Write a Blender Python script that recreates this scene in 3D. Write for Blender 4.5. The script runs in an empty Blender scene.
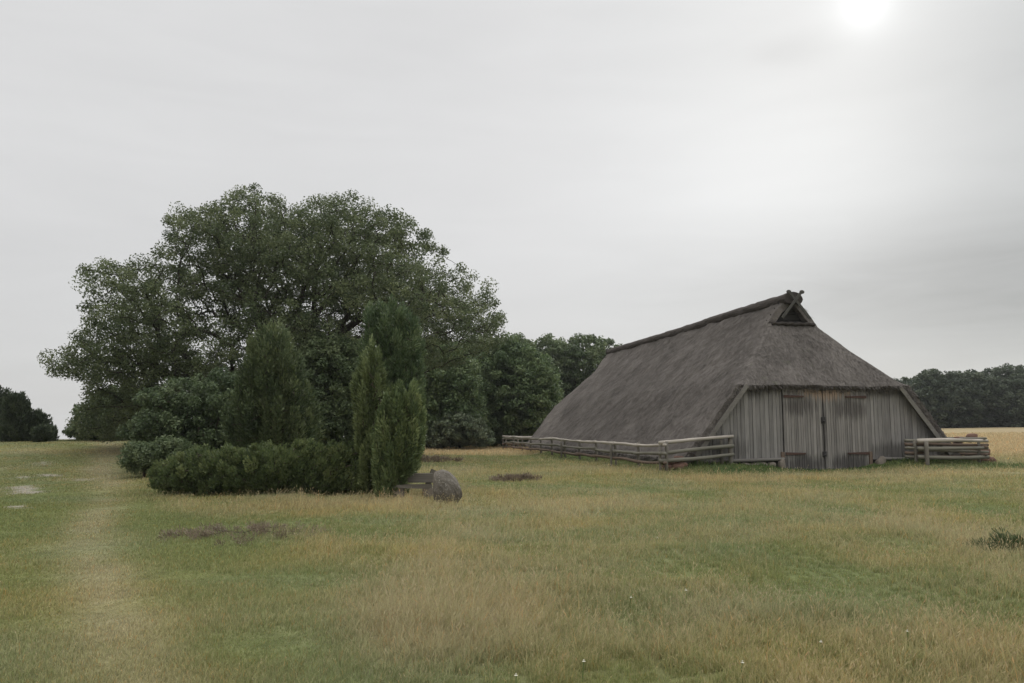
import bpy, bmesh, math, random
import numpy as np
from mathutils import Vector, Matrix

random.seed(7)
rng = np.random.default_rng(11)
S = bpy.context.scene
COL = S.collection
R = math.radians

# ------------------------------------------------------------------ camera
F_PX, CX, CY = 800.0, 512.0, 341.5
PITCH = math.atan(88.5 / F_PX)
CAM_Z = 1.6
cam_d = bpy.data.cameras.new('camera')
cam_d.sensor_width = 36.0
cam_d.lens = F_PX / 1024 * 36.0
cam_d.clip_end = 4000
cam_d.clip_start = 0.05
cam = bpy.data.objects.new('camera', cam_d)
COL.objects.link(cam)
cam.location = (0, 0, CAM_Z)
cam.rotation_euler = (math.pi / 2 + PITCH, 0, 0)
S.camera = cam


def P(px, py, Y):
    """the point at forward distance Y seen in the photograph at px, py"""
    u, v = (px - CX) / F_PX, (CY - py) / F_PX
    fy, fz = math.cos(PITCH) - v * math.sin(PITCH), math.sin(PITCH) + v * math.cos(PITCH)
    t = Y / fy
    return np.array([u * t, Y, CAM_Z + fz * t])


# ------------------------------------------------------------------ noise
_tab = np.random.default_rng(5).random((256, 256))


def vnoise(x, y, s=0):
    x = np.asarray(x, float) + 17.3 * s + 1000.0
    y = np.asarray(y, float) + 31.7 * s + 1000.0
    xi, yi = np.floor(x).astype(int), np.floor(y).astype(int)
    fx, fy = x - xi, y - yi
    fx, fy = fx * fx * (3 - 2 * fx), fy * fy * (3 - 2 * fy)
    a, b = _tab[xi & 255, yi & 255], _tab[(xi + 1) & 255, yi & 255]
    c, d = _tab[xi & 255, (yi + 1) & 255], _tab[(xi + 1) & 255, (yi + 1) & 255]
    return (a * (1 - fx) + b * fx) * (1 - fy) + (c * (1 - fx) + d * fx) * fy


def fbm(x, y, s=0, o=4):
    t, a, f, n = 0, 1.0, 1.0, 0
    for k in range(o):
        t = t + a * vnoise(np.asarray(x) * f, np.asarray(y) * f, s + k)
        n += a
        a *= .5
        f *= 2.03
    return t / n


def ss(a, b, x):
    t = np.clip((np.asarray(x, float) - a) / (b - a), 0, 1)
    return t * t * (3 - 2 * t)


# ------------------------------------------------------------------ the barn's frame
BARN_O = np.array([12.33, 32.0])
BARN_A = math.atan2(0.1914, 0.9815)
BT = 28.2                      # length
ca, sa = math.cos(BARN_A), math.sin(BARN_A)


def to_barn(x, y):
    dx, dy = np.asarray(x) - BARN_O[0], np.asarray(y) - BARN_O[1]
    return dx * ca + dy * sa, -dx * sa + dy * ca


def from_barn(s, t):
    return BARN_O[0] + s * ca - t * sa, BARN_O[1] + s * sa + t * ca


def barn_dist(x, y):
    s, t = to_barn(x, y)
    ax = np.maximum(np.abs(s) - 5.5, 0)
    ay = np.maximum(np.maximum(-t, t - BT), 0)
    return np.hypot(ax, ay)


# ------------------------------------------------------------------ terrain
def terrain(x, y):
    x, y = np.asarray(x, float), np.asarray(y, float)
    left = ss(-11, -21, x)
    z = .95 * np.exp(-((y - 53) / 17.0) ** 2) * left
    z = z - .026 * np.maximum(y - 64, 0) * ss(-2, -26, x)
    right = .015 * np.clip(x - 6, 0, 200) * ss(16, 40, y) + .0078 * np.clip(y - 40, 0, 130) * ss(14, 30, x)
    z = z + right
    s, t = to_barn(x, y)
    d = barn_dist(x, y)
    m = .27 * np.exp(-(d / 1.3) ** 2) * (1 - np.exp(-((s + .1) / 2.3) ** 4 - (np.minimum(t, 0) / 9) ** 2))
    z = z + m * ss(-6, -3, t)
    near = 1 - ss(40, 90, np.hypot(x, y))
    z = z + near * (.16 * (fbm(x / 5.0, y / 5.0, 3, 2) - .5) + .13 * (fbm(x / 1.1, y / 1.1, 9, 3) - .5) * ss(-.42, -.2, x / np.maximum(y, 1)))
    return z


def tz(x, y):
    return float(terrain(x, y))


def G(px, Y):
    p = P(px, 430, Y)
    return np.array([p[0], Y, tz(p[0], Y)])


def path_mask(x, y):
    yy = np.maximum(y, 1.0)
    edge = -.30 * yy + .6 - .24 * np.minimum(yy, 20) * ss(8, 22, yy) + .5 * (fbm(x / 2.2, y / 2.2, 21, 2) - .5)
    return ss(.8, -.5, x - edge)


def sand_mask(x, y):
    m = 0
    for (px, py, a, b) in ((31, 487, .62, 1.9), (50, 467, .50, 2.2), (29, 477, .30, 2.0), (82, 478, .60, .9), (58, 475, .6, .9), (24, 502, .36, .7)):
        Y = 1.55 * F_PX / (py - 430)
        X = (px - CX) / F_PX * Y
        d = np.hypot((x - X * y / Y) / a, (y - Y) / b)
        m = np.maximum(m, ss(1.0, .6, d + 1.8 * (fbm(x * 3.4, y * 1.7, 33, 5) - .38)))
    return m


def fields(x, y):
    """dryness 0..1, height of the sward, lushness, straw field, sand"""
    x, y = np.asarray(x, float), np.asarray(y, float)
    pm = path_mask(x, y)
    n1 = fbm(x / 3.4, y / 3.4, 40, 3)
    n2 = fbm(x / .9, y / .9, 50, 3)
    dry = .38 + 1.2 * (n1 - .5) + 1.0 * (n2 - .5)
    dry = dry + .42 * np.exp(-((y - 17.3 - 1.2 * (n1 - .5)) / 2.0) ** 2) * ss(-9.5, -7, x) * ss(5, 0, x)
    s, t = to_barn(x, y)
    dry = dry + .40 * np.exp(-((t + 4.6) / 1.6) ** 2) * ss(-14, -6, s) + .1 * ss(14, 25, y) * ss(0, 8, x)
    dry = dry + .22 * np.exp(-((x + 1.3) ** 2 + (y - 7.0) ** 2) / 1.5)
    track = np.exp(-((x + .50 * y - .25 * np.sin(y * .35)) / (.42 + .015 * y)) ** 2)
    dry_p = .14 + .9 * (n1 - .5) + .6 * (n2 - .5) + .3 * track + .22 * ss(18, 30, y)
    dry = dry * (1 - pm) + dry_p * pm
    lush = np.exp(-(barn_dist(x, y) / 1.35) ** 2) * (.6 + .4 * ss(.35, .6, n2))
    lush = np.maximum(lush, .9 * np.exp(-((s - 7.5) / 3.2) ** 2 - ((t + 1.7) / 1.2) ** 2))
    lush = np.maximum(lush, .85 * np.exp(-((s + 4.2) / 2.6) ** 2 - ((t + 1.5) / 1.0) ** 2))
    far = ss(50, 54, y + 3 * (n1 - .5)) * ss(-14, -9, x) * (1 - ss(-2, 8, s) * ss(-8, -2, t - 8))
    far = np.maximum(far, ss(8.0, 10.5, s + 2 * (n1 - .5)) * ss(3, 8, t))
    h = (.035 + .075 * np.clip(n1, 0, 1) + .04 * np.clip(dry, 0, 1)) * (1 - pm) + (.028 + .035 * n2) * pm
    h = h * (1 - .35 * track * pm) * (1 - .6 * ss(.52, .25, n2)) * (1 + .35 * ss(.60, .75, fbm(x / .7, y / .7, 57, 2)) * (1 - pm)) * (1 - .35 * np.exp(-((y - 22) / 3.2) ** 2) * ss(-4, -1, x) * ss(6, 3, x))
    return np.clip(dry, 0, 1), h, np.clip(lush, 0, 1), far, sand_mask(x, y), pm


C_GREEN = np.array([.208, .238, .094])
C_DEEP = np.array([.070, .125, .036])
C_DRY = np.array([.440, .378, .208])
C_STRAW = np.array([.50, .40, .23])
C_SAND = np.array([.50, .45, .385])


def sward_colour(x, y, jit=0):
    dry, h, lush, far, sand, pm = fields(x, y)
    d = np.clip(dry + jit, 0, 1)[..., None]
    c = C_GREEN * (1 - d) + C_DRY * d
    hue = fbm(np.asarray(x) / 1.7, np.asarray(y) / 1.7, 71, 2)[..., None]
    c = c * (1 + (hue - .5) * np.array([.15, .0, -.25]))
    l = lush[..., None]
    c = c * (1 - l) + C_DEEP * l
    f = far[..., None]
    c = c * (1 - f) + C_STRAW * f
    yy_ = np.asarray(y, float)
    tr = (np.exp(-((np.asarray(x) + .50 * yy_ - .25 * np.sin(yy_ * .35)) / (.28 + .013 * yy_)) ** 2) * pm * (.45 + .55 * ss(.3, .6, fbm(np.asarray(x) / .6, yy_ / 1.4, 55, 3))))[..., None]
    c = c * (1 - .45 * tr) + np.array([.46, .40, .27]) * .45 * tr
    s_ = sand[..., None]
    s_ = .92 * s_
    return c * (1 - s_) + C_SAND * s_


# ------------------------------------------------------------------ mesh helpers
def mesh_np(name, verts, faces, attrs=None):
    """verts (n,3); faces (m,k) all with k corners; attrs name -> (n,) floats or (n,3) colours"""
    verts = np.ascontiguousarray(verts, dtype=np.float32)
    faces = np.ascontiguousarray(faces, dtype=np.int32)
    me = bpy.data.meshes.new(name)
    me.vertices.add(len(verts))
    me.vertices.foreach_set('co', verts.ravel())
    me.loops.add(faces.size)
    me.loops.foreach_set('vertex_index', faces.ravel())
    me.polygons.add(len(faces))
    me.polygons.foreach_set('loop_start', np.arange(0, faces.size, faces.shape[1], dtype=np.int32))
    for k, v in (attrs or {}).items():
        v = np.asarray(v, dtype=np.float32)
        if v.ndim == 1:
            a = me.attributes.new(k, 'FLOAT', 'POINT')
            a.data.foreach_set('value', v)
        else:
            a = me.attributes.new(k, 'FLOAT_COLOR', 'POINT')
            a.data.foreach_set('color', np.c_[v, np.ones(len(v), np.float32)].astype(np.float32).ravel())
    me.update(calc_edges=True)
    me.validate()
    return me


def link(name, me, mat=None, parent=None, smooth=False):
    o = bpy.data.objects.new(name, me)
    COL.objects.link(o)
    if mat is not None:
        me.materials.append(mat)
    if parent is not None:
        o.parent = parent
    if smooth:
        me.shade_smooth()
    return o


def empty(name, loc, rotz=0.0):
    o = bpy.data.objects.new(name, None)
    o.empty_display_size = .3
    COL.objects.link(o)
    o.location = loc
    o.rotation_euler = (0, 0, rotz)
    return o


def tag(o, label=None, cat=None, group=None, kind=None):
    if label:
        o['label'] = label
    if cat:
        o['category'] = cat
    if group:
        o['group'] = group
    if kind:
        o['kind'] = kind
    return o


def bm_obj(name, bm, mat, parent=None, smooth=False):
    me = bpy.data.meshes.new(name)
    bmesh.ops.recalc_face_normals(bm, faces=bm.faces)
    bm.to_mesh(me)
    bm.free()
    return link(name, me, mat, parent, smooth)


def add_box(bm, c, size, rot=None, jitter=0.0):
    m = Matrix.Translation(Vector(c)) @ (rot.to_4x4() if rot is not None else Matrix.Identity(4)) @ Matrix.Diagonal((size[0], size[1], size[2], 1))
    r = bmesh.ops.create_cube(bm, size=1, matrix=m)
    if jitter:
        for v in r['verts']:
            v.co += Vector((random.uniform(-1, 1), random.uniform(-1, 1), random.uniform(-1, 1))) * jitter
    return r['verts']


def add_beam(bm, p0, p1, w, h, up=(0, 0, 1)):
    p0, p1 = Vector(p0), Vector(p1)
    d = (p1 - p0)
    L = d.length
    d.normalize()
    side = d.cross(Vector(up)).normalized()
    u2 = side.cross(d).normalized()
    rot = Matrix((d, side, u2)).transposed()
    return add_box(bm, (p0 + p1) / 2, (L, w, h), rot)


def add_log(bm, p0, p1, r0, r1, n=8, seg=5, bend=.03, wob=.12):
    p0, p1 = Vector(p0), Vector(p1)
    d = (p1 - p0).normalized()
    a = d.orthogonal().normalized()
    b = d.cross(a)
    bx, by = random.uniform(-bend, bend), random.uniform(-bend, bend)
    ph = random.uniform(0, 6.28)
    rings = []
    for k in range(seg + 1):
        t = k / seg
        c = p0.lerp(p1, t) + (a * bx + b * by) * math.sin(math.pi * t) + a * .25 * bend * math.sin(7 * t + ph)
        r = r0 + (r1 - r0) * t
        rings.append([bm.verts.new(c + (a * math.cos(q) + b * math.sin(q)) * r * (1 + random.uniform(-wob, wob)))
                      for q in [2 * math.pi * j / n for j in range(n)]])
    for k in range(seg):
        for j in range(n):
            bm.faces.new((rings[k][j], rings[k][(j + 1) % n], rings[k + 1][(j + 1) % n], rings[k + 1][j]))
    bm.faces.new(rings[0][::-1])
    bm.faces.new(rings[-1])


# ------------------------------------------------------------------ materials
class NT:
    def __init__(self, name, world=False):
        self.m = bpy.data.worlds.new(name) if world else bpy.data.materials.new(name)
        self.m.use_nodes = True
        self.t = self.m.node_tree
        self.t.nodes.clear()

    def n(self, kind, **kw):
        nd = self.t.nodes.new(kind)
        for k, v in kw.items():
            if k.startswith('i_'):
                key = k[2:]
                key = int(key) if key.isdigit() else key.replace('_', ' ')
                self.plug(nd.inputs[key], v)
            else:
                setattr(nd, k, v)
        return nd

    def plug(self, sock, v):
        if isinstance(v, bpy.types.NodeSocket):
            self.t.links.new(v, sock)
        elif isinstance(v, bpy.types.Node):
            self.t.links.new(v.outputs[0], sock)
        else:
            sock.default_value = v

    def math(self, op, a, b=0.0, c=0.0):
        nd = self.n('ShaderNodeMath', operation=op)
        for i, v in enumerate((a, b, c)):
            self.plug(nd.inputs[i], v)
        return nd.outputs[0]

    def mix(self, f, a, b, mode='MIX'):
        nd = self.n('ShaderNodeMix', data_type='RGBA', blend_type=mode)
        self.plug(nd.inputs[0], f)
        for i, v in ((6, a), (7, b)):
            if isinstance(v, (tuple, list)) and len(v) == 3:
                v = (*v, 1)
            self.plug(nd.inputs[i], v)
        return nd.outputs[2]

    def ramp(self, f, stops):
        nd = self.n('ShaderNodeValToRGB')
        e = nd.color_ramp.elements
        while len(e) < len(stops):
            e.new(.5)
        for k, (p, c) in enumerate(stops):
            e[k].position = p
            e[k].color = (c, c, c, 1) if isinstance(c, (int, float)) else (*c, 1)
        self.plug(nd.inputs[0], f)
        return nd.outputs[0]

    def noise(self, vec, scale, detail=4, rough=.55, dist=0.0):
        nd = self.n('ShaderNodeTexNoise')
        self.plug(nd.inputs['Vector'], vec)
        nd.inputs['Scale'].default_value = scale
        nd.inputs['Detail'].default_value = detail
        nd.inputs['Roughness'].default_value = rough
        nd.inputs['Distortion'].default_value = dist
        return nd.outputs[0]

    def mapping(self, vec, scale, rot=(0, 0, 0)):
        nd = self.n('ShaderNodeMapping')
        self.plug(nd.inputs[0], vec)
        nd.inputs['Scale'].default_value = scale
        nd.inputs['Rotation'].default_value = rot
        return nd.outputs[0]

    def obj(self):
        return self.n('ShaderNodeTexCoord').outputs['Object']

    def pos(self):
        return self.n('ShaderNodeNewGeometry').outputs['Position']

    def bsdf(self, col, rough=.9, spec=.2, bump=None, bstr=.5, bdist=.02, transl=0.0):
        b = self.n('ShaderNodeBsdfPrincipled')
        if isinstance(col, (tuple, list)) and len(col) == 3:
            col = (*col, 1)
        self.plug(b.inputs['Base Color'], col)
        self.plug(b.inputs['Roughness'], rough)
        b.inputs['Specular IOR Level'].default_value = spec
        if bump is not None:
            bp = self.n('ShaderNodeBump')
            bp.inputs['Strength'].default_value = bstr
            bp.inputs['Distance'].default_value = bdist
            self.plug(bp.inputs['Height'], bump)
            self.plug(b.inputs['Normal'], bp.outputs[0])
        sh = b.outputs[0]
        if transl:
            tr = self.n('ShaderNodeBsdfTranslucent')
            self.plug(tr.inputs[0], col)
            mx = self.n('ShaderNodeMixShader')
            mx.inputs[0].default_value = transl
            self.t.links.new(sh, mx.inputs[1])
            self.t.links.new(tr.outputs[0], mx.inputs[2])
            sh = mx.outputs[0]
        o = self.n('ShaderNodeOutputMaterial')
        self.t.links.new(sh, o.inputs[0])
        return self.m


def attr(nt, name, out='Color'):
    nd = nt.n('ShaderNodeAttribute')
    nd.attribute_name = name
    return nd.outputs[out]


def leaf_mat(name, c0, c1, c2, transl=.34, rough=.55, spec=.25):
    nt = NT(name)
    tint = attr(nt, 'tint', 'Fac')
    col = nt.ramp(tint, [(0.05, c0), (.5, c1), (.95, c2)])
    return nt.bsdf(col, rough, spec, transl=transl)


def bark_mat(name, c):
    nt = NT(name)
    v = nt.mapping(nt.obj(), (1, 1, .25))
    n = nt.noise(v, 14, 5)
    col = nt.mix(n, tuple(x * .6 for x in c), tuple(x * 1.4 for x in c))
    return nt.bsdf(col, .95, .1, n, .8, .03)


def wood_mat(name, dark, light, grain_axis='z', stain=None, scale=1.0):
    nt = NT(name)
    o = nt.obj()
    sc = {'z': (22, 22, .9), 'x': (.9, 22, 22), 'y': (22, .9, 22)}[grain_axis]
    sc = tuple(s * scale for s in sc)
    g = nt.noise(nt.mapping(o, sc), 1.0, 5, .6)
    patch = nt.noise(o, 1.3, 4, .6)
    isl = nt.n('ShaderNodeNewGeometry').outputs['Random Per Island']
    f = nt.math('ADD', nt.math('MULTIPLY', g, .95), nt.math('MULTIPLY', nt.math('ADD', patch, isl), .34))
    f = nt.math('SUBTRACT', f, .32)
    col = nt.mix(f, dark, light)
    if stain:
        for (cx, cz, rx, rz, c, amt) in stain:
            sep = nt.n('ShaderNodeSeparateXYZ')
            nt.plug(sep.inputs[0], o)
            dx = nt.math('DIVIDE', nt.math('SUBTRACT', sep.outputs[0], cx), rx)
            dz = nt.math('DIVIDE', nt.math('SUBTRACT', sep.outputs[2], cz), rz)
            d = nt.math('ADD', nt.math('MULTIPLY', dx, dx), nt.math('MULTIPLY', dz, dz))
            streak = nt.noise(nt.mapping(o, (9, 9, .7)), 1.0, 4, .65)
            d = nt.math('ADD', nt.math('SQRT', d), nt.math('MULTIPLY', nt.math('SUBTRACT', streak, .5), 2.4))
            k = nt.math('MULTIPLY', nt.ramp(d, [(.45, 1.0), (1.0, 0.0)]), amt)
            col = nt.mix(k, col, c)
    return nt.bsdf(col, .9, .15, g, .5, .01)


def stone_mat(name, c0, c1, spot, scale=5, spot_amt=.62):
    nt = NT(name)
    o = nt.obj()
    n = nt.noise(o, scale, 6, .65)
    sp = nt.noise(o, scale * 4.5, 5, .7)
    col = nt.mix(n, c0, c1)
    col = nt.mix(nt.ramp(sp, [(spot_amt - .04, 0.0), (spot_amt + .04, 1.0)]), col, spot)
    return nt.bsdf(col, .95, .15, nt.math('ADD', n, sp), .7, .04)


# ground
nt = NT('meadow_soil')
pz = nt.pos()
fine = nt.noise(nt.mapping(pz, (1, .6, 1)), 9, 6, .7)
mid = nt.noise(pz, 1.9, 4, .6)
col = nt.mix(1.0, attr(nt, 'sward'), nt.ramp(nt.math('ADD', nt.math('MULTIPLY', fine, .6), nt.math('MULTIPLY', mid, .4)), [(.3, .28), (.7, .82)]), 'MULTIPLY')
M_ground = nt.bsdf(col, 1.0, .05, fine, .6, .08)

nt = NT('grass_blades')
M_grass = nt.bsdf(attr(nt, 'sward'), .7, .12, transl=.35)

M_oak = leaf_mat('oak_leaves', (0.070, 0.095, 0.046), (0.110, 0.136, 0.064), (0.182, 0.209, 0.101))
M_mid = leaf_mat('broad_leaves', (0.076, 0.115, 0.053), (0.115, 0.163, 0.069), (0.178, 0.224, 0.101))
M_pale = leaf_mat('pale_leaves', (0.1, 0.13, 0.075), (0.14, 0.17, 0.1), (0.2, 0.225, 0.14))
M_dark = leaf_mat('dark_leaves', (0.067, 0.096, 0.048), (0.108, 0.146, 0.070), (0.168, 0.204, 0.102))
M_wood_far = leaf_mat('wood_leaves', (0.050, 0.067, 0.045), (0.074, 0.094, 0.060), (0.112, 0.134, 0.084))
M_hedge = leaf_mat('hedge_leaves', (0.065, 0.090, 0.037), (0.105, 0.139, 0.054), (0.185, 0.213, 0.087))
M_jun = leaf_mat('juniper_needles', (0.063, 0.087, 0.043), (0.099, 0.130, 0.060), (0.168, 0.196, 0.090), transl=.15)
M_jun_y = leaf_mat('yellow_juniper_needles', (0.094, 0.125, 0.053), (0.150, 0.187, 0.079), (0.234, 0.270, 0.120), transl=.15)
M_jun_g = leaf_mat('green_juniper_needles', (0.085, 0.117, 0.052), (0.143, 0.189, 0.081), (0.234, 0.273, 0.117), transl=.15)
M_jun_b = leaf_mat('blue_juniper_needles', (0.070, 0.105, 0.053), (0.110, 0.156, 0.075), (0.181, 0.225, 0.110), transl=.15)
M_jun_d = leaf_mat('dark_juniper_needles', (0.041, 0.055, 0.034), (0.062, 0.082, 0.048), (0.096, 0.118, 0.067), transl=.15)
M_heather = leaf_mat('heather_twigs', (0.15, 0.115, 0.08), (0.22, 0.17, 0.125), (0.30, 0.24, 0.17), transl=.1)
M_tuft = leaf_mat('dark_shrub_leaves', (0.06, 0.085, 0.035), (0.09, 0.12, 0.05), (0.15, 0.17, 0.08), transl=.15)
M_bark = bark_mat('oak_bark', (.050, .044, .036))
M_bark2 = bark_mat('shrub_bark', (.085, .070, .055))

M_plank = wood_mat('weathered_planks', (.085, .080, .076), (.355, .335, .315), 'z', stain=[
    (-4.2, .9, 1.1, .6, (.055, .05, .047), .55), (3.4, .7, 1.9, .5, (.05, .046, .042), .6), (2.8, 3.2, 1.9, .35, (.045, .04, .038), .55), (-2.8, 3.2, .8, .4, (.05, .045, .042), .55)])
M_door = wood_mat('door_planks', (.085, .079, .074), (.36, .335, .31), 'z', stain=[
    (.1, 3.15, 1.2, .45, (.36, .26, .19), .8),
    (-1.0, 2.55, .9, .45, (.05, .044, .04), .6), (1.25, 2.45, 1.0, .5, (.05, .044, .04), .6),
    (-.9, .3, 1.1, .45, (.06, .055, .052), .8), (1.1, .3, 1.1, .45, (.055, .05, .048), .8), (.03, 1.2, .12, 1.7, (.05, .045, .042), .7)])
M_rust = wood_mat('red_brown_strap', (.050, .030, .025), (.105, .064, .054), 'x')
M_iron = NT('old_iron').bsdf((.03, .027, .026), .7, .4)
M_beam_s = wood_mat('pale_beam', (.085, .078, .070), (.235, .22, .198), 'x')
M_rail_l = wood_mat('bleached_rail', (.20, .175, .150), (.52, .47, .41), 'y', scale=.8)
M_rail = wood_mat('grey_rail', (.085, .080, .066), (.25, .235, .19), 'y', scale=.8)
M_rail_r = wood_mat('brown_rail', (.080, .055, .042), (.20, .15, .115), 'y', scale=.8)
M_post = wood_mat('fence_post_wood', (.08, .072, .06), (.23, .21, .175), 'z')
M_black = wood_mat('shade_black_boards', (.020, .019, .018), (.055, .051, .047), 'x')  # near-black, puts the shade of the barn's inside into the colour
M_gboard = wood_mat('crossed_boards', (.040, .038, .034), (.105, .10, .09), 'z')
M_boulder = stone_mat('lichen_granite', (.085, .074, .062), (.20, .178, .150), (.30, .29, .24), 6, .60)
M_found = stone_mat('field_stones', (.10, .085, .07), (.26, .225, .185), (.34, .32, .27), 3, .66)
M_brickst = stone_mat('red_brown_stones', (.11, .062, .046), (.215, .128, .098), (.24, .20, .17), 4, .66)
M_bench = wood_mat('old_bench_wood', (.06, .054, .045), (.17, .152, .125), 'x')

# thatch: fibrous, running down the slope, patchy grey brown with some lichen
nt = NT('old_thatch')
o_ = nt.obj()
uv = attr(nt, 'slope', 'Vector')
sv_ = nt.n('ShaderNodeSeparateXYZ')
nt.plug(sv_.inputs[0], uv)
course = nt.math('FRACT', nt.math('ADD', nt.math('MULTIPLY', sv_.outputs[1], 1.55), nt.math('MULTIPLY', nt.noise(o_, 1.1, 4, .6), 1.1)))
fib = nt.noise(nt.mapping(uv, (15, 4.5, 1)), 1.0, 6, .72, .6)
fib2 = nt.noise(nt.mapping(uv, (5, 2.4, 1)), 1.0, 5, .65, .4)
pat = nt.noise(o_, .55, 5, .6)
isl = nt.n('ShaderNodeNewGeometry').outputs['Random Per Island']
f = nt.math('ADD', nt.math('ADD', nt.math('MULTIPLY', fib, .45), nt.math('MULTIPLY', fib2, .3)), nt.math('ADD', nt.math('MULTIPLY', pat, .50), nt.math('MULTIPLY', isl, .22)))
col = nt.mix(nt.ramp(f, [(.45, 0.0), (.92, 1.0)]), (.052, .046, .042), (.225, .202, .183))
lich = nt.ramp(nt.noise(o_, 2.7, 5, .7), [(.60, 0.0), (.72, 1.0)])
col = nt.mix(nt.math('MULTIPLY', lich, .35), col, (.15, .165, .10))
M_thatch = nt.bsdf(col, 1.0, .05, nt.math('ADD', nt.math('ADD', fib, nt.math('MULTIPLY', fib2, .8)), nt.math('MULTIPLY', course, -.35)), 1.0, .07)

nt = NT('heather_ridge')
o_ = nt.obj()
a = nt.noise(nt.mapping(o_, (9, 5, 9)), 1.0, 6, .75)
isl = nt.n('ShaderNodeNewGeometry').outputs['Random Per Island']
col = nt.mix(nt.math('ADD', nt.math('MULTIPLY', a, .8), nt.math('MULTIPLY', isl, .25)), (.022, .019, .018), (.105, .092, .082))
M_ridge = nt.bsdf(col, 1.0, .05, a, 1.0, .08)

# ------------------------------------------------------------------ world
SUN_PX, SUN_PY = 865, 4
sd = P(SUN_PX, SUN_PY, 100.0) - np.array([0, 0, CAM_Z])
sd = sd / np.linalg.norm(sd)
SUN_EL = math.asin(sd[2])
SUN_AZ = math.atan2(sd[0], sd[1])          # clockwise from +Y


def pdir(px, py):
    d = P(px, py, 100.0) - np.array([0, 0, CAM_Z])
    return tuple(d / np.linalg.norm(d))


nt = NT('World', world=True)
S.world = nt.m
tc = nt.n('ShaderNodeTexCoord').outputs['Generated']
sep = nt.n('ShaderNodeSeparateXYZ')
nt.plug(sep.inputs[0], tc)


def dot(d):
    vm = nt.n('ShaderNodeVectorMath', operation='DOT_PRODUCT')
    nt.plug(vm.inputs[0], tc)
    vm.inputs[1].default_value = d
    return vm.outputs['Value']


def lobe(d, deg):
    k = 1.0 / (1 - math.cos(R(deg)))
    return nt.math('POWER', 2.718, nt.math('MULTIPLY', nt.math('SUBTRACT', dot(d), 1.0), k))


v = nt.ramp(sep.outputs[2], [(0.0, .575), (.12, .605), (.30, .655), (.48, .665), (.75, .90), (1.0, 1.0)])
v = nt.math('MULTIPLY', v, 1.0)
zen = nt.math('MULTIPLY', nt.math('MAXIMUM', nt.math('SUBTRACT', sep.outputs[2], .52), 0.0), 2.6)
v = nt.math('ADD', v, zen)
cl = nt.noise(nt.mapping(tc, (1.3, 1.3, 5.0)), 1.6, 5, .5, .5)
v = nt.math('ADD', v, nt.math('MULTIPLY', nt.math('SUBTRACT', cl, .5), .11))
cl2 = nt.noise(nt.mapping(tc, (2.2, 2.2, 13.0), (0, R(6), 0)), 2.1, 6, .55, .8)
v = nt.math('ADD', v, nt.math('MULTIPLY', nt.math('SUBTRACT', cl2, .5), .055))
v = nt.math('ADD', v, nt.math('MULTIPLY', lobe(pdir(770, 170), 11), .09))
v = nt.math('ADD', v, nt.math('MULTIPLY', lobe(pdir(560, 190), 10), .03))


def bank(px, py, wx, wz):
    # a long flat bank of cloud
    vs = nt.n('ShaderNodeVectorMath', operation='SUBTRACT')
    nt.plug(vs.inputs[0], tc)
    vs.inputs[1].default_value = pdir(px, py)
    vm = nt.n('ShaderNodeVectorMath', operation='MULTIPLY')
    nt.plug(vm.inputs[0], vs.outputs[0])
    vm.inputs[1].default_value = (1 / wx, .8, 1 / wz)
    vd = nt.n('ShaderNodeVectorMath', operation='DOT_PRODUCT')
    nt.plug(vd.inputs[0], vm.outputs[0])
    nt.plug(vd.inputs[1], vm.outputs[0])
    q2 = nt.math('ADD', vd.outputs['Value'], nt.math('MULTIPLY', nt.math('SUBTRACT', cl2, .5), .7))
    return nt.math('MINIMUM', nt.math('POWER', 2.718, nt.math('MULTIPLY', q2, -1.0)), 1.2)


v = nt.math('SUBTRACT', v, nt.math('MULTIPLY', bank(960, 272, .26, .075), .14))
v = nt.math('SUBTRACT', v, nt.math('MULTIPLY', bank(1030, 330, .20, .10), .07))
v = nt.math('SUBTRACT', v, nt.math('MULTIPLY', bank(800, 50, .05, .016), .07))
v = nt.math('ADD', v, nt.math('MULTIPLY', bank(800, 195, .22, .05), .04))
v = nt.math('SUBTRACT', v, nt.math('MULTIPLY', lobe(pdir(1080, 90), 11), .12))
v = nt.math('ADD', v, nt.math('MULTIPLY', lobe(tuple(sd), 8), .06))
v = nt.math('ADD', v, nt.math('MULTIPLY', lobe(tuple(sd), 2.7), .09))
v = nt.math('ADD', v, nt.math('MULTIPLY', lobe(tuple(sd), 1.4), .19))
tintr = nt.mix(nt.ramp(dot((1, 0, 0)), [(.0, 0.0), (.55, 1.0)]), (1.0, .998, .996), (.972, 1.0, 1.006))
colw = nt.mix(1.0, tintr, v, 'MULTIPLY')
sky = nt.n('ShaderNodeTexSky', sky_type='NISHITA')
sky.sun_disc = False
sky.sun_elevation = SUN_EL
sky.sun_rotation = SUN_AZ
b1 = nt.n('ShaderNodeBackground')
nt.plug(b1.inputs[0], sky.outputs[0])
b1.inputs[1].default_value = .08
b2 = nt.n('ShaderNodeBackground')
nt.plug(b2.inputs[0], colw)
b2.inputs[1].default_value = 1.0
mx = nt.n('ShaderNodeMixShader')
mx.inputs[0].default_value = .95
nt.t.links.new(b1.outputs[0], mx.inputs[1])
nt.t.links.new(b2.outputs[0], mx.inputs[2])
out = nt.n('ShaderNodeOutputWorld')
nt.t.links.new(mx.outputs[0], out.inputs[0])

sun_d = bpy.data.lights.new('sun', 'SUN')
sun_d.energy = 1.2
sun_d.angle = R(18)
sun_d.color = (1.0, .96, .90)
sun = bpy.data.objects.new('sun', sun_d)
COL.objects.link(sun)
sun.rotation_euler = Vector(-sd).to_track_quat('-Z', 'Y').to_euler()
sun.location = (30, 60, 60)

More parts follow.
